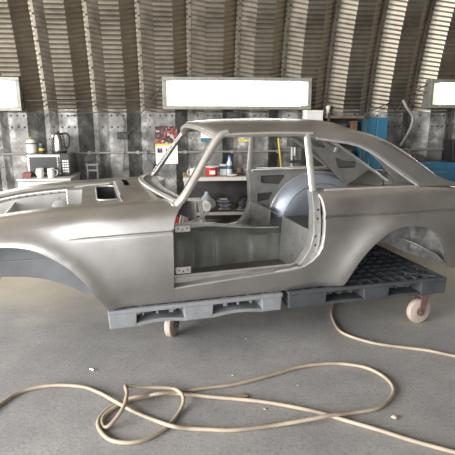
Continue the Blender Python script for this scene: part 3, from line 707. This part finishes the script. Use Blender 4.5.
pebble(298, 385.5, .007, .006, .005, 'stone', 'paint_flake', 'small pale paint flake inside the wide round hose loop', 'debris')
pebble(246, 339, .008, .007, .006, 'stone', 'paint_flake', 'small pale paint flake in the shadow in front of the pallet', 'debris')
b_ = at_z(92, 370, 0)
sc = empty('loose_screw', b_, R(-35), label='small bright screw lying alone beside the long hose', cat='screw')
MB().tube([(-.016, 0, .005), (.012, 0, .005)], .004, 8).build('shank', 'chrome', sc); MB().lathe([(.007, .012), (.007, .018)], 8, (0, 0, .0072), 'x').build('head', 'chrome', sc)

# ================================================================== ALONG THE BACK WALL
def wpx(u, v, d):
    o = WO + WN * d - Vector((0, 0, CAM_H)); r = ray(u, v); p = Vector((0, 0, CAM_H)) + r * (o.dot(WN) / r.dot(WN))
    return p
def won(name, s, d, z, label, cat, group=None): return empty(name, wall(s, d, z), PHI, label=label, cat=cat, group=group)
def std(name, x, y, z, label, cat, group=None, rz=PHI): return empty(name, (x, y, z), rz, label=label, cat=cat, group=group)
# conduits and cables
o = won('conduit_pipe', 0, .190, 1.078, 'straight grey conduit pipe running level along the wall', 'pipe')
MB().tube([(-4.6, 0, -.015), (0, 0, 0), (4.6, 0, .02)], .013, 8).build('tube', 'pipe', o)
for k in range(-8, 9): MB().span(k * .56 + .02, k * .56 + .05, -.016, .022, -.02, .02).build('clip', 'win_frame', o, smooth=0)
tag(MB().tube(catmull([wpx(403, 100, .2), wpx(407, 108, .21), wpx(412, 115, .21), wpx(412.5, 122, .21), wpx(408, 133, .21), wpx(400, 146, .222)], 5), .02, 10).build('bent_conduit', 'pipe', None), 'thick grey conduit with an elbow bend dropping to the level pipe', 'pipe')
def cable(pts, label, r=.005, d=.205):
    return tag(MB().tube(catmull([wpx(u, v, d) for u, v in pts], 5), r, 6).build('wall_cable', 'wire', None), label, 'cable')
cable([(-10, 98), (20, 100), (70, 101), (110, 101), (140, 99), (152, 93), (163, 86)], 'thin dark cable strung level across the corrugated panels to the window', .006, .215)
cable([(163, 84), (150, 103), (140, 115), (138, 123)], 'dark cable slanting down from the corner of the middle window', .005, .23)
cable([(70, 116), (85, 113), (108, 112), (119, 114), (125, 122), (124, 133)], 'dark cable arching over to the top of the socket box', .0055, .215)
cable([(124, 138), (125, 146), (124, 160), (123, 172)], 'dark cable hanging straight down from the socket box', .0055, .215)
cable([(431, 82), (415, 91), (400, 98), (380, 107), (364, 113)], 'dark cable sagging from a window frame down towards the blue cabinet', .006, .205)
cable([(431, 90), (412, 98), (402, 103), (398, 110)], 'second dark cable leading from the window frame to the bent conduit', .0055, .21)
o = won('socket_box', -1.25, .19, 1.235, 'black twin socket box screwed to a pale wall rib', 'socket')
MB().span(-.065, .065, -.05, .01, 0, .078).build('case', 'black', o, smooth=0, bevel=.006)
for x in (-.03, .03): MB().lathe([(.017, -.056), (.019, -.048)], 12, (x, 0, .038), 'y').build('outlet', 'dark', o)
MB().span(.045, .085, -.045, -.01, .05, .09).build('plug', 'black', o, smooth=0, bevel=.004)
o = won('wall_timer_box', .05, .19, 1.46, 'dark control box fixed below the middle window', 'control box')
MB().span(-.075, .075, -.06, .01, 0, .085).build('case', 'black', o, smooth=0, bevel=.006); MB().span(-.05, .03, -.063, -.058, .03, .06).build('cover', 'dark', o, smooth=0)
# calendar
o = won('wall_calendar', -.747, .20, .94, 'hanging wall calendar with a red and black picture over a white page', 'calendar')
MB().span(-.13, .13, -.004, 0, 0, .215).build('page', 'paper', o, smooth=0)
MB().span(-.13, .13, -.006, 0, .235, .425).build('picture', 'picture', o, smooth=0)
MB().span(-.13, .13, -.007, 0, .212, .236).build('yellow_band', 'yellow', o, smooth=0)
MB().span(-.11, -.05, -.006, -.004, .13, .185).build('small_photo', 'picture', o, smooth=0); MB().span(-.012, .004, -.006, -.004, .13, .185).build('red_mark', 'red', o, smooth=0)
MB().tube([(-.13, -.006, .43), (.13, -.006, .43)], .005, 6).build('binding', 'black', o)
o = won('wall_chart', -.24, .20, 1.20, 'small white chart with a blue foot pinned to the wall', 'chart')
MB().span(-.10, .10, -.004, 0, .04, .16).build('sheet', 'paper', o, smooth=0); MB().span(-.10, .10, -.005, 0, 0, .04).build('blue_band', 'blue', o, smooth=0); MB().span(-.10, .10, -.006, 0, .155, .165).build('top_strip', 'wood', o, smooth=0)
o = won('hand_scoop', -.975, .215, .86, 'grey hand scoop hanging by its handle under the level pipe', 'scoop')
MB().tube([(0, -.015, .25), (0, -.015, .12)], .010, 8).build('handle', 'greyplastic', o)
MB().prism([(-.02, .13), (.02, .13), (.065, .07), (.06, 0), (-.06, 0), (-.065, .07)], -.03, -.008).build('blade', 'greyplastic', o, smooth=0, bevel=.006)
o = won('spirit_level', .20, .20, 1.195, 'short yellow spirit level hung level on the wall', 'level')
MB().span(-.09, .09, -.02, 0, 0, .03).build('body', 'yellow', o, smooth=0, bevel=.003); MB().span(-.015, .015, -.0215, -.018, .008, .022).build('vial', 'clear', o, smooth=0)
o = won('yellow_pole', .60, .30, .855, 'upright yellow pole leaning on the wall behind the bench', 'pole')
MB().tube([(.02, -.02, 0), (-.005, .09, .38)], .011, 8).build('shaft', 'yellow', o); MB().tube([(-.005, .09, .38), (-.006, .095, .40)], .014, 8).build('tip', 'black', o)

# refrigerator corner
FR = (-1.955, 5.26)
o = std('mini_fridge', *FR, 0, 'white mini fridge carrying a microwave and mugs', 'fridge')
MB().span(-.265, .265, -.22, .27, .03, .835).build('cabinet', 'white', o, smooth=0, bevel=.008); MB().span(-.265, .265, -.275, -.224, .05, .825).build('door', 'white', o, smooth=0, bevel=.01)
MB().span(-.275, .275, -.285, .275, .835, .855).build('top', 'white', o, smooth=0, bevel=.005)
for x in (-.22, .22):
    for y in (-.18, .22): MB().lathe([(.02, 0), (.02, .03)], 8, (x, y, 0)).build('foot', 'black', o)
MB().tube([(.22, -.29, .55), (.22, -.31, .57), (.22, -.31, .73), (.22, -.29, .75)], .008, 6).build('handle', 'greyplastic', o)
o = std('microwave_oven', -1.955, 5.34, .855, 'steel microwave oven on the mini fridge under the kettle', 'microwave')
MB().span(-.225, .225, -.14, .16, .012, .245).build('case', 'stainless', o, smooth=0, bevel=.006)
d_ = MB().span(-.222, .13, -.158, -.141, .018, .24).build('door', 'stainless', o, smooth=0, bevel=.004); MB().span(-.195, .09, -.161, -.157, .05, .21).build('window', 'darkglass', d_, smooth=0)
MB().tube([(.112, -.158, .05), (.112, -.175, .06), (.112, -.175, .20), (.112, -.158, .21)], .006, 6).build('handle', 'chrome', d_)
c_ = MB().span(.134, .222, -.155, -.141, .018, .24).build('control_panel', 'black', o, smooth=0, bevel=.003)
MB().span(.145, .212, -.158, -.154, .20, .228).build('display', 'darkglass', c_, smooth=0)
for i in range(5):
    for j in range(3): MB().span(.148 + j * .023, .164 + j * .023, -.158, -.154, .045 + i * .028, .062 + i * .028).build('button', 'paper', c_, smooth=0)
for x in (-.18, .18):
    for y in (-.10, .12): MB().lathe([(.014, 0), (.014, .014)], 8, (x, y, 0)).build('foot', 'black', o)
def mug(x, y, z, label, m='white', h=.10, r=.038, a=0.0, group=None):
    o = std('mug', x, y, z, label, 'mug', group, a)
    MB().lathe([(r * .8, 0), (r * .88, .004), (r, h * .35), (r * .96, h * .7), (r, h), (r * .92, h), (r * .88, h * .7), (r * .85, .01), (.001, .008)], 20).build('cup', m, o)
    MB().tube(catmull([(r * .9, 0, h * .8), (r * 1.5, 0, h * .78), (r * 1.7, 0, h * .5), (r * 1.4, 0, h * .25), (r * .9, 0, h * .22)], 4), .006, 6).build('handle', m, o)
mug(at_y(40, 172, 5.07).x, 5.075, .855, 'white mug on the fridge next to the red packet', a=R(150))
mug(at_y(50.5, 172, 5.07).x, 5.085, .855, 'white mug on the fridge in front of the microwave handle', a=R(20))
o = std('red_packet', at_y(27, 174, 5.08).x, 5.09, .855, 'small dull red packet lying at the fridge edge', 'packet'); MB().span(-.045, .045, -.03, .03, 0, .055).build('carton', 'redbox', o, smooth=0, bevel=.004); MB().span(-.046, .046, -.031, .031, .04, .046).build('seal_band', 'brown', o, smooth=0)
KZ = 1.10
o = std('electric_kettle', at_y(58.5, 140, 5.32).x, 5.32, KZ, 'steel electric kettle with black handle on the microwave', 'kettle', None, PHI)
MB().lathe([(.075, 0), (.08, .008), (.08, .022)], 24).build('base', 'black', o)
MB().lathe([(.072, .022), (.074, .04), (.066, .13), (.058, .185), (.054, .20)], 28).build('jug', 'stainless', o, smooth=50)
l_ = MB().lathe([(.054, .20), (.050, .212), (.012, .220), (.012, .232), (.003, .236)], 20).build('lid', 'black', o)
MB().tube(catmull([(.045, 0, .205), (.09, 0, .21), (.112, 0, .17), (.108, 0, .10), (.085, 0, .055), (.068, 0, .05)], 5), .012, 8).build('handle', 'black', o)
MB().prism([(-.05, .15), (-.05, .20), (-.082, .195)], -.018, .018).build('spout', 'stainless', o, smooth=0, bevel=.004)
o = std('tea_canister', at_y(31.5, 145, 5.32).x, 5.32, KZ, 'white tea canister with a gold lid beside the kettle', 'canister')
MB().lathe([(.050, 0), (.056, .005), (.056, .115), (.050, .125)], 24).build('pot', 'white', o); MB().lathe([(.0565, .095), (.0565, .108)], 24).build('band', 'dark', o)
l_ = MB().lathe([(.052, .125), (.045, .14), (.02, .15)], 20).build('lid', 'cream', o); MB().lathe([(.012, .15), (.022, .158), (.018, .170), (.004, .176)], 14).build('knob', 'gold', l_)
o = std('coffee_jar', at_y(41.5, 147, 5.32).x, 5.32, KZ, 'small dark jar with a yellow label between canister and kettle', 'jar')
MB().lathe([(.028, 0), (.031, .005), (.031, .07), (.024, .082)], 18).build('glass', 'dark', o); MB().lathe([(.0315, .025), (.0315, .05)], 18).build('label_band', 'yellow', o); MB().lathe([(.027, .082), (.027, .102)], 18).build('lid', 'blue', o)
# chair
o = std('workshop_chair', at_y(91.5, 170, 5.3).x, 5.25, 0, 'grey slatted chair standing between fridge and calendar', 'chair')
MB().span(-.17, .17, -.18, .14, .44, .465).build('seat', 'greyplastic', o, smooth=0, bevel=.008)
for x in (-.055, .055): MB().box((x, .155, .72), (.02, .022, .52)).build('back_post', 'greyplastic', o, smooth=0, bevel=.004)
MB().span(-.075, .075, .14, .17, .945, .975).build('top_rail', 'greyplastic', o, smooth=0, bevel=.006); MB().span(-.062, .062, .145, .165, .885, .91).build('back_slat', 'greyplastic', o, smooth=0, bevel=.004)
for x in (-.15, .15):
    for y in (-.15, .12): MB().span(x - .014, x + .014, y - .014, y + .014, 0, .44).build('leg', 'greyplastic', o, smooth=0)

# long bench behind the car
BX0 = -.47; BL = 1.33; BZ = .858
o = empty('workbench', (BX0, 5.08, 0), PHI, label='white-edged two-tier workbench behind the car doorway', cat='workbench')
t_ = MB().span(0, BL, 0, .46, BZ - .018, BZ).build('top', 'wood', o, smooth=0, bevel=.003); MB().span(-.004, BL, -.02, -.001, BZ - .04, BZ - .002).build('front_edge', 'white', t_, smooth=0, bevel=.002)
s_ = MB().span(.02, BL, .02, .44, .455, .470).build('shelf', 'wood', o, smooth=0); MB().span(.02, BL, .0, .019, .438, .472).build('shelf_edge', 'white', s_, smooth=0)
for x in (.01, BL - .05):
    for y in (.0, .41): MB().span(x, x + .035, y, y + .035, 0, BZ - .02).build('leg', 'white', o, smooth=0)
MB().span(.02, BL, .442, .446, .30, .80).build('back_sheet', 'dark', o, smooth=0)
def bp(u, v, y): q = at_y(u, v, y); return q.x
def by(x, off): return 5.08 + (x - BX0) * math.tan(PHI) + off
def bitem(name, u, off, z, label, cat, group=None, rz=PHI):
    x = bp(u, 178, 5.2); return std(name, x, by(x, off), z, label, cat, group, rz)
x_ = bp(193, 176, 5.15); mug(x_, by(x_, .10), BZ, 'white mug at the end of the workbench', h=.085, a=R(200))
o = bitem('red_tub', 211.8, .14, BZ, 'red plastic tub with white front on the workbench', 'tub')
MB().lathe([(.055, 0), (.062, .01), (.07, .085), (.074, .088), (.074, .094)], 24).build('bucket', 'red', o); MB().lathe([(.075, .094), (.073, .102), (.02, .104)], 24).build('lid', 'white', o); MB().span(-.03, .03, -.072, -.058, .02, .06).build('sticker', 'paper', o, smooth=0)
o = bitem('grey_carton', 222.8, .17, BZ, 'pale carton standing between red tub and water bottle', 'carton')
MB().span(-.035, .035, -.03, .03, 0, .12).build('box', 'clear', o, smooth=0, bevel=.003); MB().span(-.036, .036, -.031, .031, .07, .10).build('print_band', 'dark', o, smooth=0)
o = bitem('water_bottle', 229.5, .14, BZ, 'clear plastic bottle with blue cap on the workbench', 'bottle')
MB().lathe([(.028, 0), (.032, .006), (.032, .06), (.029, .07), (.032, .08), (.032, .13), (.014, .17), (.013, .185)], 20).build('body', 'clear', o); MB().lathe([(.016, .185), (.016, .205), (.013, .21)], 14).build('cap', 'bluecap', o); MB().lathe([(.0325, .07), (.0325, .11)], 20).build('wrapper', 'blue', o)
o = bitem('paper_plate', 232, .05, BZ, 'flat pale dish in front of the bottle on the workbench', 'dish'); MB().lathe([(.03, 0), (.05, .012), (.055, .016), (.05, .014), (.02, .004)], 20).build('dish', 'cream', o); MB().lathe([(.0555, .014), (.0555, .018)], 20).build('rim', 'paper', o)
o = bitem('black_tray', 243, .15, BZ, 'black tray with a brown pot on the workbench', 'tray')
MB().span(-.10, .10, -.07, .07, 0, .03).build('tray', 'black', o, smooth=0, bevel=.006); MB().lathe([(.03, .03), (.038, .075), (.034, .078)], 16, (-.03, 0, 0)).build('pot', 'brown', o)
# lower shelf
SZ = .470
def sitem(name, u, off, label, cat, z=SZ, rz=PHI):
    x = bp(u, 205, 5.2); return std(name, x, by(x, off), z, label, cat, None, rz)
o = sitem('paper_roll', 208.5, .11, 'fat white paper roll lying on the lower shelf', 'paper roll', rz=R(-22))
MB().lathe([(.022, -.07), (.062, -.07), (.062, .07), (.022, .07), (.022, -.07)], 24, (0, 0, .062), 'y').build('roll', 'paper', o, smooth=40); MB().lathe([(.022, -.069), (.02, .069)], 16, (0, 0, .062), 'y').build('core', 'brown', o)
for k, (u, off, w, h, lb) in enumerate(((224, .12, .084, .045, 'crinkled silver film pack at the bottom of the shelf pile'), (224.5, .13, .082, .04, 'crinkled silver film pack in the middle of the shelf pile'), (223.5, .14, .076, .04, 'crinkled silver film pack topping the shelf pile'), (243, .10, .085, .04, 'flat silver film pack lying under the black bag'))):
    o = sitem('film_pack', u, off, lb, 'pack', SZ + (0, .045, .085, 0)[k]); o['group'] = 'silver film packs on the lower shelf'
    mb = MB(); rows = []; rnd = random.Random(k)
    for i in range(7):
        e = R(-90 + 30 * i); rows.append([(w * math.cos(e) ** .5 * np.sign(math.cos(R(a))) * abs(math.cos(R(a))) ** .6 * (1 + .08 * rnd.random()), .08 * math.cos(e) ** .5 * np.sign(math.sin(R(a))) * abs(math.sin(R(a))) ** .6, h / 2 + h / 2 * math.sin(e)) for a in range(0, 360, 24)])
        rows[-1].append(rows[-1][0])
    mb.grid(rows).build('wrap', 'silverbag', o, smooth=30); MB().span(-w * .5, w * .5, -.04, .04, h - .004, h + .001).build('print_band', 'paper' if k != 1 else 'bluecap', o, smooth=0)
o = sitem('black_bag', 244, .13, 'slumped black bag on the flat silver pack', 'bag', SZ + .042)
rows = [[((.092 - .010 * i * (i > 2)) * math.cos(R(a)) * (1 + .1 * math.sin(3 * R(a) + i)), .09 * math.sin(R(a)) * (1 - .1 * i), (0, .02, .05, .08, .10, .108)[i] * (1 + .12 * math.cos(R(a)))) for a in range(0, 361, 20)] for i in range(6)]
mb = MB(); mb.grid(rows); mb.add(rows[-1][:-1], [tuple(range(18))]); mb.build('sack', 'black', o); MB().tube(catmull([(-.04, 0, .10), (-.03, 0, .14), (.03, 0, .14), (.04, 0, .10)], 4), .006, 6).build('handle', 'black', o)
o = sitem('cloudy_jug', 206, .30, 'cloudy plastic jug at the back of the lower shelf', 'jug')
MB().lathe([(.06, 0), (.065, .01), (.065, .11), (.03, .15), (.02, .17)], 18).build('body', 'clear', o); MB().lathe([(.024, .17), (.024, .185)], 12).build('cap', 'clear', o)
# step stool and red can between car and bench
o = std('step_stool', bp(192, 200, 4.86), 4.86, 0, 'white splay-legged step stool between car and workbench', 'stool', rz=R(12))
MB().span(-.10, .10, -.10, .10, .635, .66).build('top', 'white', o, smooth=0, bevel=.006)
for sx in (-1, 1):
    for sy in (-1, 1): MB().tube([(sx * .075, sy * .08, .64), (sx * .19, sy * .14, 0)], .012, 8).build('leg', 'white', o)
for sy in (-1, 1): MB().tube([(-.135, sy * .111, .32), (.135, sy * .111, .34)], .010, 8).build('cross_bar', 'white', o)
MB().tube([(-.12, -.10, .42), (.0, -.13, .46), (.14, -.115, .52)], .010, 8).build('brace', 'white', o)
o = std('fuel_can', bp(171, 222, 4.98), 5.03, 0, 'red fuel can on the floor behind the step stool', 'can')
MB().span(-.10, .10, -.06, .06, 0, .44).build('body', 'red', o, smooth=0, bevel=.02); MB().tube([(-.06, 0, .435), (-.05, 0, .49), (.04, 0, .49), (.05, 0, .435)], .011, 8).build('handle', 'red', o); MB().lathe([(.022, .435), (.022, .47)], 12, (.075, 0, 0)).build('cap', 'black', o)
# pillar drill and pink carton on the bench
x_ = bp(296, 150, 5.32)
o = std('bench_drill', x_, by(x_, .30), BZ, 'dark grimy bench drill beside the yellow pole', 'drill')
MB().span(-.09, .09, -.12, .10, 0, .03).build('base', 'dark', o, smooth=0, bevel=.006); MB().tube([(0, .06, .03), (0, .06, .42)], .022, 12).build('column', 'steel_inner', o)
MB().span(-.06, .06, -.12, .11, .30, .42).build('head', 'dark', o, smooth=0, bevel=.015); MB().lathe([(.02, .20), (.025, .30)], 12, (0, -.07, 0)).build('chuck', 'steel_inner', o)
MB().span(-.07, .07, -.10, .05, .12, .14).build('table', 'dark', o, smooth=0, bevel=.004)
for a in (20, 140, 260): MB().tube([(.065, -.03, .34), (.075, -.03 + .09 * math.cos(R(a)), .34 + .09 * math.sin(R(a)))], .006, 6).build('feed_lever', 'steel_inner', o)
x_ = bp(301, 164, 5.25)
o = std('pink_carton', x_ + .02, by(x_, .10), BZ, 'dusty pink carton on the workbench near the drill', 'carton'); MB().span(-.10, .10, -.06, .06, 0, .10).build('box', 'pink', o, smooth=0, bevel=.003); MB().span(-.101, .101, -.015, .015, .098, .102).build('tape', 'brown', o, smooth=0)
# dark locker, white box, rack, blue cabinets
o = won('steel_locker', .975, .22, 0, 'dark steel locker carrying a white box', 'locker')
MB().span(-.10, .10, -.32, 0, 0, 1.44).build('carcass', 'dark', o, smooth=0, bevel=.005); d_ = MB().span(-.094, .094, -.333, -.322, .05, 1.41).build('door', 'dark', o, smooth=0, bevel=.004); MB().span(.06, .072, -.35, -.333, .75, .87).build('handle', 'chrome', d_, smooth=0)
o = won('white_box', .965, .36, 1.44, 'white carton with a yellowish lid on the dark locker', 'box'); MB().span(-.095, .095, -.10, .10, 0, .10).build('carton', 'white', o, smooth=0, bevel=.003); MB().span(-.098, .098, -.103, .103, .10, .12).build('lid', 'cream', o, smooth=0, bevel=.003)
o = won('storage_rack', 1.31, .22, 0, 'dark open rack with brown shelf boards against the wall', 'rack')
for x in (-.22, .20):
    for y in (-.34, -.02): MB().span(x, x + .025, y, y + .02, 0, 1.53).build('upright', 'dark', o, smooth=0)
for z in (.15, .52, .88, 1.22, 1.47): MB().span(-.22, .225, -.34, 0, z, z + .03).build('shelf_board', 'brown', o, smooth=0)
MB().span(-.22, .225, -.012, 0, .15, 1.5).build('back_sheet', 'dark', o, smooth=0)
for k, (x, z, w, h, m, nm, lb) in enumerate(((-.10, .91, .05, .15, 'bluecap', 'spray_can', 'blue spray can on the rack under a brown shelf board'), (.06, .91, .10, .20, 'brown', 'parts_box', 'brown parts box beside the spray can on the rack'), (-.05, 1.25, .16, .16, 'dark', 'parts_bin', 'dark parts bin on the upper board of the rack'), (.13, 1.25, .07, .19, 'brown', 'tin_stack', 'brown upright tin next to the dark bin on the rack'))):
    q = won(nm, 1.31 + x, .22 + .19, z, lb, 'can' if 'can' in nm or 'tin' in nm else 'box')
    if 'can' in nm: MB().lathe([(w * .6, 0), (w * .6, h * .8), (w * .35, h * .9)], 16).build('tin', m, q); MB().lathe([(w * .3, h * .9), (w * .3, h)], 12).build('cap', 'white', q)
    else: MB().span(-w / 2, w / 2, -.06, .06, 0, h - .015).build('body', m, q, smooth=0, bevel=.004); MB().span(-w / 2 - .003, w / 2 + .003, -.063, .063, h - .015, h).build('lid', m, q, smooth=0, bevel=.003)
o = won('standpipe', 1.23, .10, 0, 'pale vertical standpipe with a cap behind the rack', 'pipe'); MB().tube([(0, 0, 0), (0, 0, 1.58)], .022, 10).build('tube', 'cream', o); MB().lathe([(.03, 1.58), (.03, 1.61), (.02, 1.62)], 12).build('cap', 'cream', o)
o = won('blue_cabinet', 1.695, .22, 0, 'tall blue steel cabinet with dented doors by the rack', 'cabinet')
MB().span(-.14, .14, -.26, 0, .02, 1.475).build('carcass', 'blue', o, smooth=0, bevel=.006)
for x0, x1, r_ in ((-.138, -.003, 2), (.003, .138, -2)):
    d_ = MB().box(((x0 + x1) / 2, -.268, .75), (x1 - x0, .014, 1.43), Matrix.Rotation(R(r_), 3, 'Y') if 0 else None).build('door', 'blue', o, smooth=0, bevel=.006); MB().span((x0 + x1) / 2 - .006, (x0 + x1) / 2 + .006, -.285, -.275, .9, 1.0).build('handle', 'chrome', d_, smooth=0)
MB().span(-.14, .14, -.26, 0, 0, .02).build('plinth', 'dark', o, smooth=0)
o = won('leaning_board', 1.95, .20, 0, 'brown board leaning on the wall next to the blue cabinet', 'board'); MB().box((0, -.10, .47), (.17, .02, .94), Matrix.Rotation(R(-8), 3, 'X')).build('board', 'brown', o, smooth=0); MB().box((0, -.035, .945), (.17, .024, .012), Matrix.Rotation(R(-8), 3, 'X')).build('edge_strip', 'wood', o, smooth=0)
o = won('blue_tool_chest', 2.47, .25, 0, 'low blue tool chest at the foot of the wall near the tail', 'tool chest')
MB().span(-.265, .42, -.36, 0, .05, .96).build('carcass', 'blue', o, smooth=0, bevel=.008)
for i in range(4):
    d_ = MB().span(-.25, .405, -.372, -.361, .10 + i * .20, .28 + i * .20).build('drawer', 'blue', o, smooth=0, bevel=.004); MB().span(-.12, .07, -.39, -.372, .24 + i * .20, .255 + i * .20).build('pull', 'chrome', d_, smooth=0)
for x in (-.2, .36):
    for y in (-.3, -.05): MB().lathe([(.03, 0), (.03, .05)], 10, (x, y, 0)).build('foot', 'black', o)
o = won('black_case', 2.775, .42, .96, 'black case standing on the blue tool chest', 'case'); MB().prism([(-.11, 0), (.12, 0), (.12, .26), (-.135, .26)], -.10, .10).build('shell', 'black', o, smooth=0, bevel=.01); MB().tube([(-.04, 0, .26), (-.035, 0, .30), (.035, 0, .30), (.04, 0, .26)], .008, 6).build('handle', 'black', o)
o = won('rubber_mat_roll', 2.30, .36, .96, 'small dark roll lying on the blue tool chest', 'roll'); MB().lathe([(.012, -.09), (.042, -.09), (.042, .09), (.012, .09)], 16, (0, 0, .042), 'y').build('roll', 'dark', o); MB().lathe([(.043, -.02), (.043, .02)], 16, (0, 0, .042), 'y').build('strap', 'brown', o)
